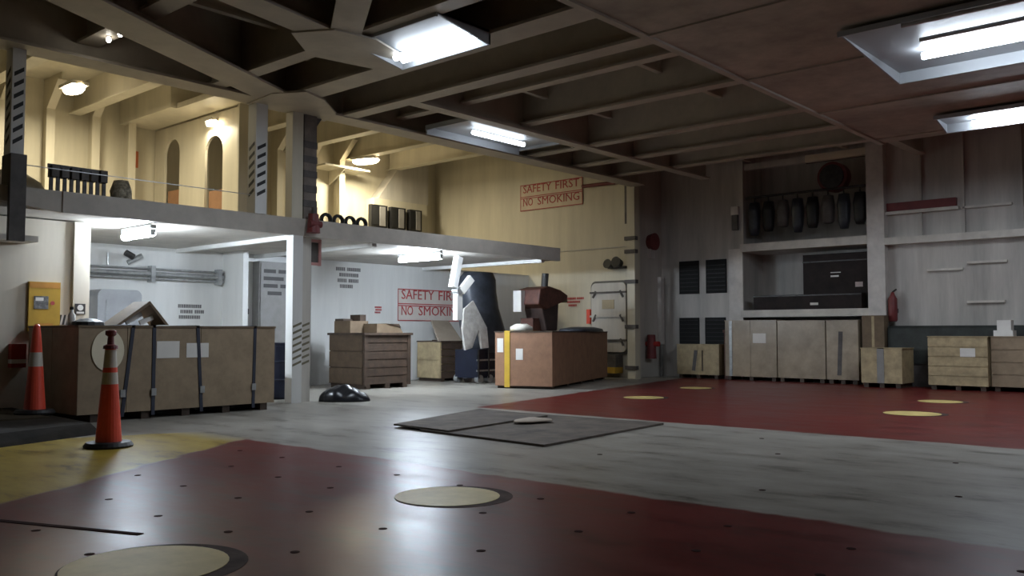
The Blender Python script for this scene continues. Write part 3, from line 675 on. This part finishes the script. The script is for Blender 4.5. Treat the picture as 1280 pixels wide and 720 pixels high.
for y in (-.45, -.1, .3): MB().bar((.44, y, .12), (.44, y, .8), .03, .03).build('upright', DSTEEL, t)
t = thing('canvas_sheet', (-14.44, 14.95, 0), 'grey canvas sheet hanging in two tails from the covered machine', 'canvas')
MB().add([(0, -.26, 1.75), (0.02, .02, 1.95), (.12, .38, 1.32), (.14, .42, .85), (.13, .2, .83), (.1, .12, 1.28), (.12, -.12, .85), (.12, -.34, .80), (.05, -.36, 1.3),
          (-.05, -.26, 1.75), (-.03, .02, 1.95), (.06, .38, 1.32), (.08, .42, .85), (.07, .2, .83), (.04, .12, 1.28), (.06, -.12, .85), (.06, -.34, .80), (-.01, -.36, 1.3)],
         [(0, 1, 2, 5), (2, 3, 4, 5), (5, 6, 7, 8), (0, 5, 8), (9, 14, 11, 10), (11, 14, 13, 12), (14, 17, 16, 15), (9, 17, 14)] + [(i, (i + 1) % 9, 9 + (i + 1) % 9, 9 + i) for i in range(9)]).build('sheet', GTARP, t)
t = thing('jointed_hanger', (-13.9, 13.95, 0), 'white jointed arm hanging from the mezzanine beside the covered machine', 'hanger')
MB().bar((0, .0, 2.88), (0, -.17, 2.2), .15, .15).build('upper_link', WHITE, t)
B(-.07, .07, -.10, .06, 1.48, 2.08).build('lower_link', WHITE, t)
MB().cyl((-.08, -.05, 2.13), (.1, -.05, 2.13), .085, n=14).build('hinge', STEEL, t)
MB().bar((.06, .02, 2.12), (.1, .3, 2.42), .1, .17).build('side_link', PAPER, t)
t = thing('winch', (-13.55, 16.4, 1.246), 'rust-brown covered winch with an upright stub on the reddish crate', 'winch')
MB().prism([(-.52, .62), (-.44, .98), (-.1, 1.06), (.34, .98), (.62, .86), (.58, .74), (.2, .62), (-.2, .5)], 'x', -.36, .34).build('cover', RUST, t, bevel=.03)
MB().prism([(-.12, 0), (.30, 0), (.36, .66), (.1, .72), (-.3, .6), (-.2, .3)], 'x', -.3, .26).build('drum_housing', mat('dark_brown_steel', (.05, .03, .025), .5, var=.3), t, bevel=.03)
B(-.28, .1, -.42, -.12, 0, .3).build('motor', RUST, t)
MB().cyl((.0, .12, 1.0), (.02, .14, 1.38), .085, n=12).build('stub', DSTEEL, t)
B(-.34, -.1, -.62, -.48, .45, .95).build('white_case', PAPER, t)
MB().bar((.1, .35, .72), (.1, .85, .74), .07, .09).build('lever', mat('olive_paint', (.16, .15, .07), .5), t)

# long reddish crate
t = thing('reddish_crate', (-11.85, 14.71, 0), 'long reddish plywood crate with a yellow strap, before the bulkhead', 'crate', None, R(21))
LR = 4.7
B(-1.30, -.02, .02, LR - .02, .08, 1.2).build('body', PLYR, t)
for a, b_ in ((0, 1.55), (1.55, 3.1), (3.1, LR)): B(-.02, 0, a + .004, b_ - .004, .06, 1.21).build('side_panel', PLYR, t)
B(-1.30, 0, 0, .02, .06, 1.21).build('end_panel', PLYR, t)
B(-1.32, .01, -.01, LR, 1.21, 1.235).build('lid', PLYD, t)
for y in (.1, 1.2, 2.3, 3.4, 4.4): B(-1.28, -.03, y, y + .12, 0, .08).build('skid', PLYD, t)
B(-1.08, -.96, -.012, 0, .03, 1.24).build('strap', YSTRAP, t); B(-1.08, -.96, 0, LR, 1.235, 1.243).build('strap', YSTRAP, t)
for x0, z0, w_, h_ in ((-1.25, .78, .14, .3), (-.82, .62, .16, .24)): B(x0, x0 + w_, -.006, 0, z0, z0 + h_).build('paper_label', PAPER, t)
bm = MB(); blob('x', [(0, 0, 0, .25, .2), (.08, 0, 0, .24, .2), (.15, 0, 0, .12, .1)], mat('white_cloth', (.6, .57, .5), .7), None).name = 'white_cloth'
o = bpy.data.objects['white_cloth']; o.location = (-12.75, 14.75, 1.246); tag(o, 'crumpled white cloth on the near end of the reddish crate', 'cloth')
blob('x', [(0, 0, 0, .42, 1.1), (.06, 0, 0, .40, 1.0), (.11, 0, .1, .2, .6)], TARP, None).name = 'black_sheet'
o = bpy.data.objects['black_sheet']; o.location = (-13.25, 17.6, 1.238); o.rotation_euler = (0, 0, R(21)); tag(o, 'black plastic sheet spread over the far half of the reddish crate', 'sheet')

# ------------------------------------------------------------------ dark boards on the deck
def sheet(name, pts, z, th, m, label, cat='board', group=None):
    o = MB().prism(pts, 'z', z, z + th).build(name, m); return tag(o, label, cat, group)
sheet('deck_board', [(-8.05, 7.42), (-5.97, 7.27), (-6.24, 10.06), (-8.6, 9.95)], .001, .025, MATW, 'large dark worn board lying flat on the pale deck')
sheet('deck_board', [(-8.62, 7.50), (-7.55, 7.42), (-7.9, 9.7), (-9.35, 9.85)], .027, .022, MATW, 'narrower dark board overlapping the large worn board')
blob('x', [(0, 0, 0, .2, .28), (.02, 0, 0, .18, .25), (.035, 0, 0, .1, .14)], mat('pale_rag', (.35, .29, .23), .8), None, wr=.15).name = 'rag'
o = bpy.data.objects['rag']; o.location = (-7.55, 8.95, .05); tag(o, 'pale crumpled rag lying on the dark deck boards', 'rag')

# ------------------------------------------------------------------ mezzanine things
t = thing('lashing_rack', (-13.45, 5.1, 3.16), 'dark wire rack packed with lashing gear on the mezzanine behind the wire guard', 'rack')
b = MB(); b.bar((0, 0, .02), (0, .85, .02), .3, .03); b.bar((0, 0, .46), (0, .85, .46), .04, .05); b.build('rails', DSTEEL, t)
for k in range(9): MB().bar((0, .05 + k * .095, .03), (0, .05 + k * .095, .46), .03, .05).build('bar', DSTEEL, t)
for k in range(6): B(-.1, .06, .04 + k * .14, .14 + k * .14, .30, .46 + random.uniform(-.02, .03)).build('turnbuckle', DARKP, t)
t = thing('strap_bundle', (-13.4, 6.16, 3.16), 'small pale strap bundle on the mezzanine at the end of the wire rack', 'bundle')
blob('coil', [(0, 0, 0, .12, .14), (.2, 0, 0, .12, .15), (.36, 0, 0, .08, .1)], mat('pale_mottled', (.4, .36, .27), .7, var=.5, scale=20), t, wr=.1)
o = blob('x', [(0, 0, 0, .4, .45), (.25, 0, -.05, .3, .35), (.42, 0, -.12, .15, .15)], mat('cream_cloth', (.6, .56, .47), .7), None, wr=.08); o.name = 'cloth_heap'
o.location = (-14.1, 4.95, 3.16); tag(o, 'pale cloth heap on the mezzanine beside the dark-footed pillar', 'cloth')
for i in range(4):
    t = thing('tyre', (-13.5, 10.05 + i * .28, 3.16), 'small dark tyre fender, one of a row on the mezzanine edge', 'tyre', 'tyre row on the mezzanine')
    b = MB(); n = 20; q = 8; vs = []; fs = []
    for a in range(n):
        for c in range(q):
            A = 2 * math.pi * a / n; C = 2 * math.pi * c / q; r = .105 + .033 * math.cos(C)
            vs.append(((.05) * math.sin(C), r * math.cos(A), .14 + r * math.sin(A)))
    fs = [(a * q + c, ((a + 1) % n) * q + c, ((a + 1) % n) * q + (c + 1) % q, a * q + (c + 1) % q) for a in range(n) for c in range(q)]
    b.add(vs, fs).build('casing', BLACK, t, smooth=True); MB().cyl((-.05, 0, .03), (-.05, 0, .05), .03).build('chock', DSTEEL, t)
for i, (y0, y1) in enumerate(((16.83, 17.45), (17.6, 18.18), (18.35, 18.85))):
    t = thing('vent_cabinet', (-20.5, y0, 4.35), ('dark louvred cabinet below the slanted casing, farthest from the bulkhead', 'dark louvred cabinet below the slanted casing, between two alike', 'dark louvred cabinet below the slanted casing, nearest the bulkhead')[i], 'cabinet')
    W = y1 - y0; B(-.05, .1, 0, W, 0, .66).build('casing', BLACK, t); B(.1, .12, W * .5, W * .85, .04, .62).build('grey_door', PANELG, t); B(.1, .11, W * .08, W * .42, .06, .6).build('dark_door', VOID, t)
B(-20.99, -20.97, 9.88, 10.03, 5.2, 5.6).build('x', mat('orange_sign', (.6, .15, .05), .5)).name = 'orange_plate'
o = bpy.data.objects['orange_plate']; tag(o, 'small orange plate on the hull plating left of the arched web', 'sign')

# ------------------------------------------------------------------ far wall things
t = thing('fire_hose_box', (-13.3, 20.45, .5), 'dark red hydrant fitting low on the wall beside the corner post', 'hydrant')
MB().cyl((.16, .15, 0), (.16, .15, .65), .14, .11).build('body', REDD, t); MB().cyl((0, .15, .4), (.4, .15, .4), .07).build('outlet', REDP, t)
t = thing('red_bell', (-13.3, 20.7, 3.4), 'dark red bell on the wall high beside the corner post', 'bell')
MB().cyl((0, .1, .3), (.18, .1, .3), .2, .24).build('gong', REDD, t); B(0, .1, 0, .2, -.15, .1).build('box', COLP, t)
def far_crate(x0, x1, y0, y1, h, label, m, cat='crate', marks=0, slats=0, label_paper=False):
    t = thing('shipping_crate', (x0, y0, 0), label, cat)
    W, D = x1 - x0, y1 - y0
    B(.01, W - .01, .02, D, .1, h - .02).build('body', m, t)
    n = max(1, slats or round(W / .8))
    if slats:
        for k in range(slats): B(0, W, 0, .02, .1 + k * (h - .12) / slats, .1 + (k + 1) * (h - .12) / slats - .012).build('front_board', m, t)
    else:
        for k in range(n): B(k * W / n + .004, (k + 1) * W / n - .004, 0, .02, .1, h - .02).build('front_panel', m, t)
    B(-.01, W + .01, -.01, D, h - .02, h).build('lid', m, t)
    for k in range(3): B(.05 + k * (W - .2) / 2, .15 + k * (W - .2) / 2, .03, D, 0, .1).build('skid', PLYD, t)
    for k in range(marks):
        MB().bar((W * (.4 + .22 * k), -.003, .2), (W * (.46 + .16 * k), -.003, h * .82), .004, .1).build('dark_mark', DARKP, t)
    if label_paper: B(W * .55, W * .8, -.006, 0, h * .62, h * .78).build('paper_label', PAPER, t)
    return t
far_crate(-12.5, -11.25, 20.85, 21.33, .9, 'pale pine crate with dark strap marks below the louvred vents', PLYY, marks=2)
t = far_crate(-11.02, -9.62, 20.75, 21.32, 1.52, 'tall film-wrapped crate with a white label below the shelf', WRAP, label_paper=True)
B(.12, .2, -.01, 0, .1, 1.5).build('strap', STEEL, t)
far_crate(-9.6, -8.4, 20.75, 21.32, 1.5, 'tall film-wrapped crate between the labelled one and the narrow one', WRAP)
t = far_crate(-8.38, -7.62, 20.75, 21.1, 1.5, 'narrow tall film-wrapped crate nearest the wall column', WRAP, marks=1)
t = far_crate(-7.28, -6.40, 19.95, 20.75, .87, 'small pale crate with a grey strap in front of the wall column', PLYY)
B(.35, .5, -.01, 0, .1, .87).build('strap', PANELG, t)
t = thing('tall_carton', (-7.55, 20.8, 0), 'tall brown carton standing against the wall column', 'box')
B(0, .5, 0, .3, 0, 1.58).build('body', CARD, t); B(.22, .28, -.004, 0, 0, 1.58).build('tape', PLYY, t); B(0, .5, -.005, .3, 1.58, 1.6).build('lid', CARD, t)
far_crate(-5.9, -4.75, 20.05, 20.85, 1.13, 'boarded pale crate beside the dark tarpaulin stack', PLYY, slats=5, label_paper=True)
far_crate(-4.72, -3.3, 20.2, 20.85, 1.13, 'boarded crate with a white parcel on its lid', PLY, slats=4)
t = thing('white_parcel', (-4.7, 20.35, 1.13), 'white film-wrapped parcel on the boarded crate', 'parcel')
B(0, .36, 0, .3, 0, .12).build('lower_pack', PAPER, t); B(.06, .32, .03, .27, .12, .33).build('upper_pack', PAPER, t)
t = thing('red_post', (-11.18, 21.0, 0), 'narrow red-brown timber post beside the film-wrapped crates', 'post')
B(0, .12, 0, .12, 0, 1.2).build('shaft', RUST, t); B(-.03, .15, -.02, .14, 1.2, 1.28).build('cap', RUST, t)
t = thing('tarpaulin_stack', (-7.0, 20.92, 0), 'long stack under dark green tarpaulin along the plated far wall', 'tarpaulin')
B(0, 4.2, .03, .42, 0, .9).build('stack', DARKP, t); MB().prism([(0, .5), (.02, 1.3), (.08, 1.36), (.38, 1.36), (.42, 1.3), (.44, .5)], 'x', -.02, 4.22).build('cover', GREENB, t)
t = thing('extinguisher', (-6.98, 21.2, 1.36), 'dark red extinguisher hung on the far wall by the column', 'extinguisher')
MB().lathe([(.08, .1), (.1, .14), (.1, .62), (.05, .72), (.03, .78)], 14).build('cylinder', REDD, t, smooth=True); MB().bar((0, 0, .78), (.1, -.05, .84), .03, .03).build('lever', BLACK, t); B(-.06, .06, .08, .2, .3, .4).build('bracket', DSTEEL, t)
# dark case on the lower shelf
t = thing('dark_trunk', (-9.26, 21.55, 1.95), 'big dark brown trunk with white stickers on the lower shelf', 'trunk')
B(0, 1.62, 0, .8, .2, 1.2).build('body', mat('dark_trunk', (.018, .011, .010), .6, var=.3, spec=.2), t); B(-.01, 1.63, -.01, .8, 1.0, 1.03).build('rim', DSTEEL, t); B(1.3, 1.48, -.006, 0, .36, .48).build('sticker', mat('pinkish_sticker', (.5, .4, .38), .5), t); B(.7, .9, -.006, 0, .62, .66).build('sticker', PAPER, t)
B(.7, .95, -.006, 0, .72, .74).build('sticker', PAPER, t)
B(.05, .2, .05, .75, -.17, .2).build('foot', DSTEEL, t); B(1.4, 1.55, .05, .75, -.17, .2).build('foot', DSTEEL, t)
t = thing('low_case', (-10.45, 21.22, 1.78), 'long low dark case on the front edge of the lower shelf', 'case')
B(0, 2.75, 0, .28, 0, .37).build('body', MATS['dark_trunk'], t); B(1.5, 1.7, -.006, 0, .1, .16).build('sticker', PAPER, t); B(0, 2.75, -.01, 0, .33, .36).build('lid_rim', DSTEEL, t)
# row of hanging gear
rail = MB().cyl((-10.75, 21.45, 4.73), (-7.55, 21.45, 4.73), .03).build('hanging_rail', DSTEEL); tag(rail, 'dark rail across the top of the shelved bay', 'rail')
for i in range(8):
    t = thing('gear_bag', (-10.5 + i * .39, 21.45, 4.68), 'dark gear bag hanging in the row from the bay rail', 'bag', 'gear bags on the bay rail')
    blob('sack', [(-.95 + .08 * (i % 3), 0, 0, .09, .1), (-.75, 0, 0, .13, .12), (-.35, 0, 0, .15, .13), (-.1, 0, 0, .12, .1)], (TARP, BLACK, DARKP)[i % 3], t, wr=.06)
    MB().cyl((0, 0, -.12), (0, 0, .02), .02, n=8).build('hook', DSTEEL, t)
t = thing('hose_reel', (-8.5, 21.78, 5.06), 'dark red round hose reel high in the shelved bay', 'reel')
MB().cyl((0, -.2, 0), (0, .1, 0), .37, n=28).build('drum', REDD, t); MB().cyl((0, -.24, 0), (0, -.2, 0), .3, n=28).build('hub', DSTEEL, t); B(-.04, .04, .1, .6, -.1, .1).build('mount', DSTEEL, t)
t = thing('wall_fixture', (-11.1, 21.3, 4.1), 'small pale flood lamp on the wall edge above the louvred vents', 'lamp')
B(0, .2, 0, .1, .2, .42).build('lens', COLP, t); B(.02, .18, 0, .09, -.2, .2).build('body', DARKP, t)
t = thing('lintel_strip', (-9.06, 21.3, 5.42), 'strip coloured pale as if lit, along the top of the shelved bay', 'strip')
B(0, 1.55, 0, .1, .02, .2).build('face', mat('lit_strip_tone', (.70, .63, .49), .5, var=.06), t); B(-.02, 1.57, .1, .14, 0, .22).build('backing', DARKP, t)  # paler than the lintel strip beside it: light on the strip put into colour
